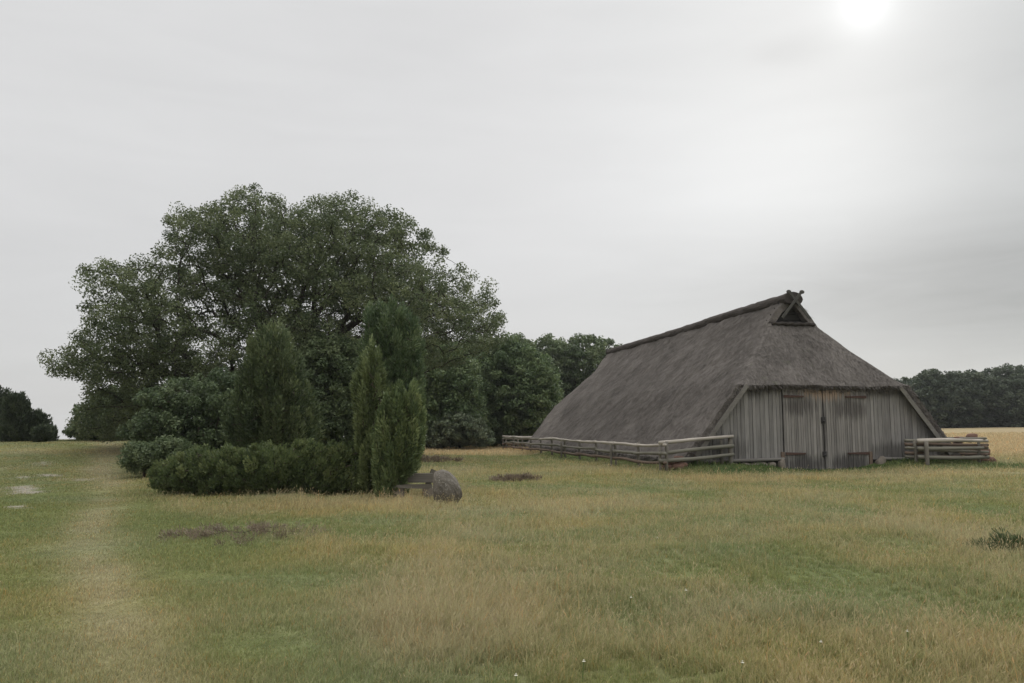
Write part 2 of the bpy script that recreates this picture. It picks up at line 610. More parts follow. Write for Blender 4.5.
# ------------------------------------------------------------------ ground
def spaced(lo, hi, n, fine):
    a, b = math.asinh(lo / fine), math.asinh(hi / fine)
    return fine * np.sinh(np.linspace(a, b, n))


gx = spaced(-900, 900, 520, 14)
gy = spaced(-60, 1100, 520, 12)
XX, YY = np.meshgrid(gx, gy)
ZZ = terrain(XX, YY)
nx_, ny_ = len(gx), len(gy)
idx = np.arange(nx_ * ny_).reshape(ny_, nx_)
q = np.stack([idx[:-1, :-1], idx[:-1, 1:], idx[1:, 1:], idx[1:, :-1]], -1).reshape(-1, 4)
gv = np.stack([XX.ravel(), YY.ravel(), ZZ.ravel()], -1)
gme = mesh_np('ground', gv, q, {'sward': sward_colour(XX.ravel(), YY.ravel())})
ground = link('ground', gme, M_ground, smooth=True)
tag(ground, 'grassy heath ground rising to a low crest on the left', 'ground', kind='structure')


# ------------------------------------------------------------------ grass
def make_grass(n, r0=3.2, r1=110.0):
    th = rng.uniform(R(-53), R(53), n)
    r = r0 * np.exp(rng.random(n) * math.log(r1 / r0))
    x, y = r * np.sin(th), r * np.cos(th)
    # tussocks: pull part of the blades towards tuft centres
    cell = .22 + .004 * r
    cell = .26
    ox = .9 * vnoise(x * 1.1, y * 1.1, 84)
    oy = .9 * vnoise(x * 1.1, y * 1.1, 85)
    ix, iy = np.floor(x / cell + ox).astype(int), np.floor(y / cell + oy).astype(int)
    h1, h2 = _tab[(ix * 7 + iy * 3) & 255, (iy * 5 + ix) & 255], _tab[(ix * 3 + iy * 11) & 255, (iy * 7 + ix * 5) & 255]
    cx_, cy_ = (ix + h1 - ox) * cell, (iy + h2 - oy) * cell
    pull = rng.random(n) * .5 * (h1 > .35) * ss(26, 14, r) * (1 - path_mask(x, y))
    x, y = x + (cx_ - x) * pull, y + (cy_ - y) * pull
    s, t = to_barn(x, y)
    keep = ~((np.abs(s) < 5.2) & (t > -.12) & (t < BT))
    dry, h, lush, far, sand, pm = fields(x, y)
    keep &= rng.random(n) > sand * .9
    x, y, r, dry, h, lush, far, pm = (a[keep] for a in (x, y, r, dry, h, lush, far, pm))
    n = len(x)
    z = terrain(x, y)
    stalk = rng.random(n) < (.05 + .17 * dry) * (1 - .85 * pm) * (1 - .8 * lush)
    hh = h * rng.uniform(.55, 1.25, n)
    hh = np.where(stalk, hh * rng.uniform(1.3, 2.3, n), hh)
    hh = hh + lush * rng.uniform(.02, .14, n)
    s_, t_ = to_barn(x, y)
    hh = hh * (1 - .6 * np.exp(-(s_ / 2.4) ** 4 - ((t_ + .6) / 1.4) ** 2))
    hh = np.where(far > .5, rng.uniform(.10, .3, n), hh)
    w = (.0010 + .00068 * r) * rng.uniform(.7, 1.3, n) * np.where(stalk, .62, 1.0)
    phi = rng.uniform(0, 2 * np.pi, n)
    wx, wy = np.cos(phi) * w * .5, np.sin(phi) * w * .5
    lp = rng.uniform(0, 2 * np.pi, n)
    lean = hh * np.where(stalk, rng.uniform(.1, .8, n), rng.uniform(.2, 1.3, n))
    lx, ly = np.cos(lp) * lean + .10 * hh, np.sin(lp) * lean
    hz = np.sqrt(np.maximum(hh ** 2 - (lean * .6) ** 2, (hh * .45) ** 2))
    V = np.empty((n, 5, 3))
    V[:, 0] = np.stack([x - wx, y - wy, z - .02], -1)
    V[:, 1] = np.stack([x + wx, y + wy, z - .02], -1)
    mxp = np.stack([x + lx * .38, y + ly * .38, z + hz * .62], -1)
    wv = np.stack([wx, wy, 0 * wx], -1)
    wm = np.where(stalk, .55, .8)[:, None]
    V[:, 2] = mxp - wv * wm
    V[:, 3] = mxp + wv * wm
    V[:, 4] = np.stack([x + lx, y + ly, z + hz], -1)
    jit = np.where(stalk, rng.uniform(.15, .6, n), rng.normal(-.06, .17, n))
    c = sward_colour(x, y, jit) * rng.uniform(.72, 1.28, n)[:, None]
    rusty = (rng.random(n) < .06 * (1 - lush))[:, None]
    c = np.where(rusty, c * np.array([1.25, .92, .75]), c)
    base = np.arange(n)[:, None] * 5
    T = np.concatenate([base + np.array([[0, 1, 3]]), base + np.array([[0, 3, 2]]), base + np.array([[2, 3, 4]])], 0)
    VV = [V.reshape(-1, 3)]
    TT = [T]
    CC = [np.repeat(c, 5, 0)]
    # panicles on the stalks
    k = np.nonzero(stalk)[0]
    tip = V[k, 4]
    d = tip - mxp[k]
    d = d / np.linalg.norm(d, axis=1, keepdims=True)
    L = (hh[k] * rng.uniform(.15, .32, len(k)))[:, None]
    sw = wv[k] / np.linalg.norm(wv[k], axis=1, keepdims=True) * (.0012 + .00045 * r[k])[:, None] * rng.uniform(.5, 1.2, len(k))[:, None]
    Q = np.stack([tip - d * L * .7, tip - d * L * .25 + sw, tip + d * L * .3, tip - d * L * .25 - sw], 1)
    off = n * 5
    b2_ = np.arange(len(k))[:, None] * 4 + off
    VV.append(Q.reshape(-1, 3))
    TT.append(np.concatenate([b2_ + np.array([[0, 1, 2]]), b2_ + np.array([[0, 2, 3]])], 0))
    pc = np.clip(c[k] * .6 + np.array([.34, .26, .165]) * .4, 0, 1)
    CC.append(np.repeat(pc, 4, 0))
    me = mesh_np('grass', np.concatenate(VV), np.concatenate(TT), {'sward': np.concatenate(CC)})
    return link('grass', me, M_grass)


grass = make_grass(1420000)
tag(grass, 'long dry and green meadow grass covering the heath', 'grass', kind='stuff')


# ------------------------------------------------------------------ trees and shrubs
def inside(poly, x, z):
    r = np.zeros(len(x), bool)
    n = len(poly)
    for i in range(n):
        x0, z0 = poly[i]
        x1, z1 = poly[(i + 1) % n]
        c = ((z0 > z) != (z1 > z)) & (x < (x1 - x0) * (z - z0) / (z1 - z0 + 1e-12) + x0)
        r ^= c
    return r


def edge_dist(poly, x, z):
    d = np.full(len(x), 1e9)
    n = len(poly)
    for i in range(n):
        a, b = np.array(poly[i]), np.array(poly[(i + 1) % n])
        ab = b - a
        t = np.clip(((x - a[0]) * ab[0] + (z - a[1]) * ab[1]) / (ab @ ab + 1e-12), 0, 1)
        d = np.minimum(d, np.hypot(x - a[0] - t * ab[0], z - a[1] - t * ab[1]))
    return d


def crown_points(outline, Y, depth, n, r, inset=.75, shell=.6, g=None, clumpy=0.0):
    """n spread-out clump centres in the volume that has this outline, `depth` metres deep each way"""
    poly = [(P(px, py, Y)[0], P(px, py, Y)[2]) for px, py in outline]
    xs, zs = [p[0] for p in poly], [p[1] for p in poly]
    out = np.zeros((0, 3))
    m = n * (14 if n < 600 else 6)
    x = g.uniform(min(xs), max(xs), m * 3)
    z = g.uniform(min(zs), max(zs), m * 3)
    ok = inside(poly, x, z)
    x, z = x[ok], z[ok]
    e = edge_dist(poly, x, z)
    ok = e > r * inset
    x, z, e = x[ok], z[ok], e[ok]
    emax = max(e.max(), 1e-6)
    ext = depth * np.sqrt(np.clip(1 - (1 - np.minimum(e / (emax * .85), 1)) ** 2, 0, 1))
    u = g.uniform(-1, 1, len(x))
    u = np.sign(u) * np.abs(u) ** shell
    pts = np.stack([x, Y + u * ext, z], -1)
    if clumpy:                                     # masses of foliage with thinner places between them
        q_ = (vnoise(pts[:, 0] / clumpy, pts[:, 2] / (clumpy * .62) + pts[:, 1] * .37, 91) + vnoise(pts[:, 1] / clumpy, pts[:, 2] / (clumpy * .62) + pts[:, 0] * .41, 92)) * .5
        pts = pts[g.random(len(pts)) < ss(.38, .57, q_) + .025]
    # best spread: greedy farthest-ish selection
    sel = [0]
    dmin = np.linalg.norm(pts - pts[0], axis=1)
    for _ in range(min(n, len(pts)) - 1):
        cand = g.integers(0, len(pts), 40)
        k = cand[np.argmax(dmin[cand])]
        sel.append(k)
        dmin = np.minimum(dmin, np.linalg.norm(pts - pts[k], axis=1))
    return pts[sel]


def leaves(name, C, r, flat, per, L, W, mode, mat, parent, origin, g, tint_bias=0.0):
    n = len(C)
    k = np.repeat(np.arange(n), per)
    m = len(k)
    cr = r * g.uniform(.7, 1.25, n)
    d = g.normal(size=(m, 3))
    d /= np.linalg.norm(d, axis=1, keepdims=True)
    rad = g.random(m) ** .45
    off = d * (cr[k] * rad)[:, None]
    off[:, 2] *= flat
    p = C[k] + off
    if mode == 'broad':
        nrm = g.normal(size=(m, 3)) * .75 + np.array([0, 0, .55]) + d * .45
        nrm /= np.linalg.norm(nrm, axis=1, keepdims=True)
        a = np.cross(nrm, g.normal(size=(m, 3)))
    else:
        cen = C.mean(0)
        o = C[k] - cen
        o[:, 2] = 0
        o /= np.linalg.norm(o, axis=1, keepdims=True) + 1e-6
        a = o * .40 + np.array([0, 0, .75]) + d * .5 + g.normal(size=(m, 3)) * .25
        nrm = np.cross(a, g.normal(size=(m, 3)))
        nrm /= np.linalg.norm(nrm, axis=1, keepdims=True)
    a /= np.linalg.norm(a, axis=1, keepdims=True)
    s = np.cross(nrm, a)
    s /= np.linalg.norm(s, axis=1, keepdims=True) + 1e-9
    ll = (L * g.uniform(.6, 1.35, m))[:, None]
    ww = (W * g.uniform(.6, 1.35, m))[:, None]
    V = np.stack([p - a * ll * .5, p + s * ww * .5 + nrm * ww * .16 + a * ll * .06, p + a * ll * .5 - nrm * ll * .08, p - s * ww * .5 + nrm * ww * .16 + a * ll * .06], 1)
    V = V - np.asarray(origin)
    tint = np.clip(g.normal(.5, .22, n)[k] + g.normal(0, .18, m) + tint_bias, 0, 1)
    f = np.arange(m * 4).reshape(m, 4)
    me = mesh_np(name, V.reshape(-1, 3), f, {'tint': np.repeat(tint, 4)})
    return link(name, me, mat, parent)


def skeleton(name, C, main, rt, rmin, mat, parent, origin, g, bias=.55, sag=.06):
    """trunk and limbs: `main` is a list of chains of points (the first starts at the ground, the others at a point of an
    earlier chain); every clump centre is joined to the nearest node that is nearer the ground"""
    pos, par, plen = [], [], []
    for ch in main:
        for j, p in enumerate(ch):
            p = np.asarray(p, float)
            if j == 0:
                if not pos:
                    pos.append(p); par.append(-1); plen.append(0.0)
                    last = 0
                else:
                    last = int(np.argmin([np.linalg.norm(q_ - p) for q_ in pos]))
                continue
            for s_ in (1, 2, 3):
                a = pos[last] if s_ == 1 else a0
                if s_ == 1:
                    a0, l0, last0 = pos[last], plen[last], last
                q_ = a0 + (p - a0) * s_ / 3 + (g.normal(size=3) * .03 * np.linalg.norm(p - a0) if s_ < 3 else 0)
                pos.append(q_); par.append(last); plen.append(plen[last] + np.linalg.norm(q_ - pos[last]))
                last = len(pos) - 1
    first_tip = len(pos)
    skip = 3
    order = np.argsort(np.linalg.norm(C - pos[min(3, len(pos) - 1)], axis=1))
    tips = []
    for k in order:
        c = C[k]
        A = np.array(pos)
        d = np.linalg.norm(A - c, axis=1)
        cost = d + bias * np.array(plen) * .5
        cost[:skip] += 2.0
        j = int(np.argmin(cost))
        n_seg = 3 if d[j] > .8 else 2
        last = j
        for s_ in range(1, n_seg + 1):
            t = s_ / n_seg
            q_ = A[j] + (c - A[j]) * t + (g.normal(size=3) * .06 * d[j] if s_ < n_seg else 0)
            q_[2] -= sag * d[j] * math.sin(math.pi * t) * -1
            pos.append(q_); par.append(last); plen.append(plen[last] + np.linalg.norm(q_ - pos[last]))
            last = len(pos) - 1
        tips.append(last)
    pos = np.array(pos)
    par = np.array(par)
    cnt = np.zeros(len(pos))
    for t in tips:
        cnt[t] += 1
    for i in range(len(pos) - 1, 0, -1):
        cnt[par[i]] += cnt[i]
    rad = np.maximum(rt * np.sqrt(np.maximum(cnt, .3) / len(tips)), rmin)
    rad[0] *= 1.35
    pos = pos - np.asarray(origin)
    N = 6
    e = np.nonzero(par >= 0)[0]
    a, b = pos[par[e]], pos[e]
    d = b - a
    L = np.linalg.norm(d, axis=1, keepdims=True) + 1e-9
    d = d / L
    ref = np.where(np.abs(d[:, 2:3]) > .9, np.array([[1.0, 0, 0]]), np.array([[0, 0, 1.0]]))
    u = np.cross(d, ref)
    u /= np.linalg.norm(u, axis=1, keepdims=True)
    w = np.cross(d, u)
    ra = np.minimum(rad[par[e]], rad[e] * 1.25)[:, None, None]
    rb = rad[e][:, None, None]
    ang = np.arange(N) * 2 * np.pi / N
    ring = u[:, None, :] * np.cos(ang)[None, :, None] + w[:, None, :] * np.sin(ang)[None, :, None]
    V = np.concatenate([(a - d * .3 * ra[:, 0])[:, None] + ring * ra, (b + d * .3 * rb[:, 0])[:, None] + ring * rb], 1)
    m = len(e)
    base = np.arange(m)[:, None, None] * 2 * N
    j = np.arange(N)
    quad = np.stack([j, (j + 1) % N, (j + 1) % N + N, j + N], -1)[None]
    F = (base + quad).reshape(-1, 4)
    me = mesh_np(name, V.reshape(-1, 3), F)
    return link(name, me, mat, parent, smooth=True)


def plant(name, label, cat, outline, Y, depth, n, r, per, L, W, mat, mode='broad', flat=.7, base=None, main=None, rt=.2, rmin=.012,
          group=None, seed=0, fam=0, famr=1.2, clumpy=0.0, inset=.75, shell=.6, bark=None, crown='crown', stem='trunk', tint=0.0, bias=.55):
    g = np.random.default_rng(1000 + seed)
    C = crown_points(outline, Y, depth, n, r if not fam else famr, inset, shell, g, clumpy)
    if fam:
        k_ = np.repeat(np.arange(len(C)), fam)
        d_ = g.normal(size=(len(k_), 3))
        d_ /= np.linalg.norm(d_, axis=1, keepdims=True)
        C = C[k_] + d_ * (famr * g.random(len(k_)) ** .5 * g.uniform(.75, 1.2, len(C))[k_])[:, None] * np.array([1, 1, .62])
    bx = base if base is not None else sum(p[0] for p in outline) / len(outline)
    o = G(bx, Y)
    C[:, 2] = np.maximum(C[:, 2], terrain(C[:, 0], C[:, 1]) + .45 * r * flat)
    root = empty(name, tuple(o))
    tag(root, label, cat, group)
    leaves(crown, C, r, flat, per, L, W, mode, mat, root, o, g, tint)
    if main is None:
        top = np.quantile(C[:, 2], .55)
        main = [[o - [0, 0, .1], [o[0], o[1], o[2] + .45 * (top - o[2])], [o[0] + .05, o[1], top]]]
    else:
        main = [[np.array(P(px, py, Y + dy)) for px, py, dy in ch] for ch in main]
        main[0][0][2] = tz(main[0][0][0], main[0][0][1]) - .1
    skeleton(stem, C, main, rt, rmin, bark or M_bark, root, o, g, bias)
    return root


# the great oak
OAK = [(62, 364), (72, 350), (94, 345), (106, 322), (100, 290), (112, 266), (140, 262), (160, 250), (182, 246), (184, 218), (208, 204), (236, 203), (246, 184),
       (283, 187), (308, 204), (330, 194), (362, 192), (392, 206), (418, 214), (446, 232), (458, 252), (482, 268), (506, 296), (514, 322), (502, 344),
       (470, 356), (430, 372), (380, 400), (330, 420), (270, 424), (210, 412), (170, 420), (118, 440), (74, 440), (80, 415), (112, 398), (108, 386), (78, 382)]
plant('oak_tree', 'huge spreading oak with open crown, tallest tree left of the barn', 'tree', [(a_, b_ + (10 if b_ < 260 else 3)) for a_, b_ in OAK], 42.0, 7.0, 2200, .50, 130, .125, .078, M_oak,
      flat=.85, base=285, rt=.62, rmin=.010, seed=1, inset=.75, shell=.75, bias=.35, clumpy=2.2,
      main=[[(285, 446, 0), (284, 400, 0), (300, 362, 0), (314, 318, -.5), (318, 272, -.3), (300, 235, 0)],
            [(284, 400, 0), (252, 384, -1.0), (222, 374, -1.5), (190, 360, -2.0), (158, 338, -2), (125, 330, -1.5)],
            [(222, 374, -1.5), (180, 376, -2.0), (130, 372, -2), (85, 365, -1)],
            [(300, 362, 0), (345, 330, 1), (395, 300, 1.0), (440, 290, .5)],
            [(284, 400, 0), (262, 340, 1.5), (240, 280, 2), (225, 240, 1)],
            [(314, 318, -.5), (350, 270, 0), (372, 232, 0)]])

# junipers and shrubs in front of the oak
plant('juniper', 'broad dark green cone shaped juniper rising behind the low hedge', 'juniper',
      [(224, 448), (227, 418), (236, 394), (241, 368), (250, 346), (262, 331), (276, 326), (287, 333), (298, 356), (308, 382), (317, 410), (320, 446)],
      24.0, 1.1, 170, .20, 170, .14, .042, M_jun, 'needle', 2.3, base=280, rt=.09, seed=2, bark=M_bark2, inset=.9)
plant('juniper', 'tallest juniper, broad blue green column behind the two front ones', 'juniper',
      [(362, 470), (358, 420), (357, 370), (359, 330), (363, 312), (372, 304), (390, 303), (408, 308), (421, 322), (425, 352), (424, 400), (423, 470)],
      21.8, .85, 210, .17, 170, .12, .038, M_jun_b, 'needle', 2.0, base=394, rt=.09, seed=3, bark=M_bark2, inset=.75)
plant('juniper', 'slim yellowish juniper with pointed top beside the low hedge', 'juniper',
      [(362, 486), (356, 450), (352, 415), (354, 385), (360, 362), (370, 343), (377, 350), (384, 372), (391, 400), (394, 440), (392, 486)],
      20.0, .42, 70, .12, 190, .12, .036, M_jun_y, 'needle', 3.2, base=377, rt=.06, seed=4, bark=M_bark2, inset=.5)
plant('juniper', 'bright green juniper with ragged top nearest the bench and boulder', 'juniper',
      [(378, 500), (374, 460), (376, 425), (381, 405), (390, 398), (399, 385), (408, 393), (416, 388), (424, 405), (425, 435), (417, 462), (408, 482), (400, 500)],
      18.9, .55, 95, .12, 210, .12, .036, M_jun_g, 'needle', 3.2, base=394, rt=.07, seed=5, bark=M_bark2, inset=.5)
plant('hedge', 'long low dark green clipped hedge left of the tall junipers', 'hedge',
      [(158, 490), (155, 474), (162, 463), (176, 460), (188, 452), (204, 449), (216, 453), (232, 446), (246, 451), (262, 443), (276, 450), (292, 446), (306, 440), (322, 449), (338, 443), (352, 447), (366, 437), (376, 450), (378, 494), (300, 495), (200, 492)],
      20.6, .85, 420, .15, 115, .09, .05, M_hedge, 'needle', 1.35, base=262, rt=.05, seed=6, bark=M_bark2, crown='foliage', stem='stem', inset=.45)
plant('bush', 'bushy green tree in front of the oak, left of the cone juniper', 'bush',
      [(133, 452), (134, 425), (142, 408), (150, 392), (166, 388), (182, 376), (196, 384), (214, 368), (236, 376), (256, 366), (262, 440), (240, 456), (180, 458)],
      30.0, 2.0, 260, .30, 140, .13, .075, M_dark, 'broad', .9, base=188, rt=.14, seed=7, bark=M_bark2, inset=.3, clumpy=.8, tint=-.14)
plant('bush', 'small round bush at the left end of the hedge', 'bush',
      [(124, 468), (126, 450), (138, 442), (152, 444), (168, 436), (186, 440), (192, 470), (150, 472)],
      27.0, .9, 95, .24, 130, .11, .06, M_dark, 'broad', .9, base=146, rt=.05, seed=8, bark=M_bark2, inset=.5, crown='foliage', stem='stem', tint=.12)
plant('bush', 'low dark thicket under the left tip of the oak crown', 'bush',
      [(76, 442), (78, 426), (86, 410), (98, 398), (112, 388), (132, 384), (148, 396), (156, 430), (154, 446)],
      52.0, 2.8, 260, .4, 90, .22, .12, M_dark, 'broad', .85, base=110, rt=.10, seed=9, bark=M_bark2, inset=.4, crown='foliage', stem='stem')
plant('broadleaf_tree', 'dense dark tree filling the gap between cone juniper and column juniper', 'tree',
      [(296, 448), (292, 400), (300, 350), (322, 334), (350, 338), (372, 350), (385, 400), (380, 448)],
      37.0, 2.4, 330, .42, 150, .15, .09, M_dark, 'broad', .85, base=335, rt=.2, seed=10, inset=.45, tint=.1)
plant('broadleaf_tree', 'dark green tree half hidden behind the bushy tree and cone juniper', 'tree',
      [(205, 450), (200, 405), (215, 385), (245, 372), (275, 372), (300, 390), (312, 450)],
      38.5, 2.0, 220, .42, 140, .15, .09, M_dark, 'broad', .85, base=255, rt=.2, seed=30, inset=.45)

# trees between the oak and the barn
GM = 'leafy trees between the oak and the barn'
plant('broadleaf_tree', 'green leafy tree just right of the tall column juniper', 'tree',
      [(398, 446), (400, 400), (404, 362), (418, 346), (440, 338), (462, 346), (478, 366), (486, 400), (482, 446)],
      66.0, 4.2, 420, .68, 150, .25, .15, M_mid, 'broad', .8, base=440, rt=.3, group=GM, seed=11, inset=.5)
plant('broadleaf_tree', 'rounded green leafy tree whose foot meets the far end of the rail fence', 'tree',
      [(474, 446), (470, 400), (474, 362), (488, 342), (508, 336), (530, 346), (550, 360), (563, 385), (562, 415), (548, 438), (540, 446)],
      72.0, 4.5, 460, .70, 150, .27, .16, M_mid, 'broad', .8, base=515, rt=.3, group=GM, seed=12, inset=.5, tint=-.05)
plant('bush', 'pale grey green low bush at the edge of the straw field', 'bush',
      [(424, 447), (426, 428), (438, 416), (458, 411), (478, 416), (492, 430), (495, 446)],
      63.0, 2.2, 140, .42, 130, .22, .13, M_pale, 'broad', .7, base=460, rt=.1, group=GM, seed=13, inset=.5, crown='foliage', stem='stem')
GF = 'dark trees behind the back end of the barn'
far_spec = [
    ('dark tall tree rising behind the rounded green tree', [(486, 446), (490, 380), (496, 348), (512, 335), (530, 340), (545, 360), (550, 446)], 92, 515, .0),
    ('dark round topped tree right behind the back hip of the thatched roof', [(560, 446), (556, 380), (560, 346), (578, 335), (600, 336), (618, 344), (632, 370), (636, 446)], 96, 595, -.05),
    ('dark tree with a twiggy top standing second left of the thatched roof end', [(526, 446), (524, 370), (532, 345), (546, 335), (562, 340), (574, 352), (582, 390), (580, 446)], 100, 552, .08),
    ('tall green tree filling the gap between oak and rounded green tree', [(440, 446), (438, 390), (448, 350), (466, 338), (486, 338), (500, 352), (508, 390), (506, 446)], 82, 472, .06),
    ('dark tree mostly hidden behind the long thatched slope', [(620, 446), (616, 390), (630, 362), (655, 352), (680, 364), (694, 400), (694, 446)], 105, 655, .0),
]
for k, (lab, ol, Y, bx, tb) in enumerate(far_spec):
    plant('broadleaf_tree', lab, 'tree', ol, float(Y), 4.5, 300, .78, 110, .36, .22, M_dark, 'broad', .8, base=bx, rt=.32, group=GF, seed=40 + k, inset=.45, tint=tb + .08)

# the wood on the right beyond the field
GW = 'trees of the distant wood right of the barn'
WL = 'dark deciduous tree in the close ranks of the distant wood right of the barn'
wood = [(905, 379, 60, 158, .0), (938, 369, 74, 150, .02), (972, 371, 70, 152, -.04), (1003, 366, 60, 160, .06), (1030, 374, 66, 148, .0), (1066, 370, 74, 152, .03),
        (1108, 372, 70, 150, -.02), (1150, 368, 76, 154, .0), (880, 384, 64, 166, .0), (955, 376, 60, 166, .0), (1018, 372, 64, 168, .02), (846, 386, 66, 170, .0), (922, 377, 56, 170, .04)]
for k, (cx_, top, wd, Y, tb) in enumerate(wood):
    hw_ = wd / 2
    yb_ = 429.5
    q_ = random.Random(k)
    J = lambda a: q_.uniform(-a, a)
    ol = [(cx_ - hw_ * .75, yb_), (cx_ - hw_ * 1.02, yb_ - 14), (cx_ - hw_ * .95, top + 24 + J(4)), (cx_ - hw_ * .6, top + 8 + J(4)), (cx_ - hw_ * .2 + J(3), top + J(2)), (cx_ + hw_ * .25 + J(4), top + 1 + J(3)),
          (cx_ + hw_ * .65, top + 9 + J(4)), (cx_ + hw_ * 1.0, top + 26 + J(5)), (cx_ + hw_ * 1.02, yb_ - 13), (cx_ + hw_ * .75, yb_)]
    lab = WL
    if k == 3:
        lab = 'tree with the tallest twiggy tip in the distant wood right of the barn'
    elif k == 1:
        lab = 'broad dome shaped tree in the distant wood just right of the thatched roof'
    plant('broadleaf_tree', lab, 'tree', ol, float(Y), 5.5, 260, .95, 90, .52, .34, M_wood_far, 'broad', .8, base=cx_, rt=.35, group=GW, seed=60 + k, inset=.4, tint=tb * 2.2 + q_.uniform(-.1, .12))

# junipers on the crest at the left edge
GJ = 'dark junipers on the crest at the left edge'
crest = [
    ('dark rounded juniper cut off by the left edge, tallest on the crest', [(-26, 440), (-28, 410), (-18, 392), (-4, 386), (8, 390), (14, 405), (15, 440)], 50, -6),
    ('dark upright juniper second from the left edge on the crest', [(6, 440), (7, 408), (11, 395), (18, 391), (25, 398), (28, 415), (29, 440)], 49, 18),
    ('dark squat juniper with a flat top on the crest', [(24, 440), (25, 420), (30, 412), (39, 411), (45, 417), (47, 440)], 50, 36),
    ('smallest dark juniper, rightmost on the crest at the left edge', [(38, 440), (38, 430), (43, 426), (49, 428), (51, 440)], 48.5, 44)]
for k, (lab, ol, Y, bx) in enumerate(crest):
    ol = [(a, b + 1) for a, b in ol]
    plant('juniper', lab, 'juniper', ol, float(Y), .8, 90 if k < 3 else 40, .27, 130, .20, .07, M_jun_d, 'needle', 1.3, base=bx, rt=.08, group=GJ, seed=80 + k, bark=M_bark2, inset=.5)


# low ground plants
def low_plant(name, label, cat, px, py, Y, wx, wy, h, n, mat, seed, L=.07, W=.02, group=None, per=70, r=.10):
    g = np.random.default_rng(seed)
    X = (px - CX) / F_PX * Y
    a = g.uniform(0, 6.283, n)
    q_ = np.sqrt(g.random(n))
    x, y = X + np.cos(a) * q_ * wx, Y + np.sin(a) * q_ * wy
    lump = .45 + .9 * vnoise(x * 3.3, y * 3.3, seed)
    z = terrain(x, y) + np.maximum(h * (1 - q_ ** 2.2) * lump * g.uniform(.5, 1.0, n), .04)
    C = np.stack([x, y, z], -1)
    o = np.array([X, Y, tz(X, Y)])
    root = empty(name, tuple(o))
    tag(root, label, cat, group)
    leaves('foliage', C, r, 1.0, per, L, W, 'needle', mat, root, o, g)
    skeleton('stem', C, [[o - [0, 0, .05], o + [0, 0, .05]]], .008, .0018, M_bark2, root, o, g)
    return root


GH = 'heather patches in the meadow'
low_plant('heather', 'largest purplish brown heather patch, in front of the low hedge', 'heather', 250, 535, 12.3, 1.2, 1.0, .11, 70, M_heather, 201, .06, .010, group=GH, per=45, r=.10)
low_plant('heather', 'reddish heather patch behind the boulder near the straw field', 'heather', 425, 460, 40.0, 1.9, 1.4, .18, 80, M_heather, 202, .14, .035, group=GH, r=.2, per=45)
low_plant('heather', 'small reddish heather patch in open grass right of the boulder', 'heather', 515, 482, 25.0, .8, .6, .14, 60, M_heather, 203, .10, .025, group=GH, r=.13, per=45)
low_plant('low_shrub', 'low dark green shrub in the grass at the right edge', 'shrub', 1012, 556, 10.6, .6, .5, .24, 90, M_tuft, 204, .06, .014, per=50)

# ------------------------------------------------------------------ boulder and bench
bc = G(447, 17.7)
bm = bmesh.new()
bmesh.ops.create_icosphere(bm, subdivisions=5, radius=1)
for v_ in bm.verts:
    d = v_.co.copy()
    n_ = float(fbm(d.x * 1.6 + 4, d.y * 1.6 + d.z * 1.3 + 9, 5, 3)) - .5
    n2_ = float(fbm(d.x * 6 + d.z * 5, d.y * 6 + 3, 15, 3)) - .5
    s_ = 1 + .30 * n_ + .07 * n2_
    x_, y_, z_ = d.x * .31 * s_, d.y * .34 * s_, d.z * .41 * s_
    x_ -= .22 * max(z_, -.1)                       # the top leans left
    if x_ < -.27:
        x_ = -.27 + (x_ + .27) * .3                # steep left face
    v_.co = Vector((x_, y_, z_ + .30))
boulder = bm_obj('boulder', bm, M_boulder, None, True)
boulder.location = tuple(bc)
tag(boulder, 'grey lichen spotted granite boulder standing in the grass beside the junipers', 'boulder')

bo = G(421, 18.7)
bench = empty('bench', tuple(bo), R(4))
tag(bench, 'low weathered wooden bench tucked between juniper and boulder', 'bench')
bm = bmesh.new()
add_box(bm, (-.15, 0, .27), (.85, .36, .08), jitter=.02)
bm_obj('seat', bm, M_bench, bench)
bm = bmesh.new()
add_box(bm, (-.15, .21, .44), (.85, .06, .20), Matrix.Rotation(R(-8), 3, 'X'), jitter=.02)
bm_obj('backrest', bm, M_bench, bench)
bm = bmesh.new()
add_beam(bm, (.14, .24, .22), (.30, .32, .62), .05, .12)
bm_obj('back_post', bm, M_bench, bench)
for sx in (-.5, .18):
    bm = bmesh.new()
    add_box(bm, (sx, 0, .10), (.22, .30, .26), jitter=.03)
    bm_obj('leg', bm, M_found, bench)

# ------------------------------------------------------------------ the barn
barn = empty('barn', (BARN_O[0], BARN_O[1], 0), BARN_A)
tag(barn, 'long old timber sheep barn with grey thatched roof reaching almost to the ground', 'barn')

HZ = np.array([.50, 1.1, 2.2, 3.36, 4.7, 6.1, 7.3])
HW = np.array([6.08, 5.55, 4.65, 3.76, 2.42, 1.12, .14])


def hw(z):
    return np.interp(z, HZ, HW)


def yb(z):
    z = np.asarray(z, float)
    return np.where(z < 3.36, -.30, np.where(z < 6.1, -.30 + (z - 3.36) / 2.74 * 2.23, 1.93))


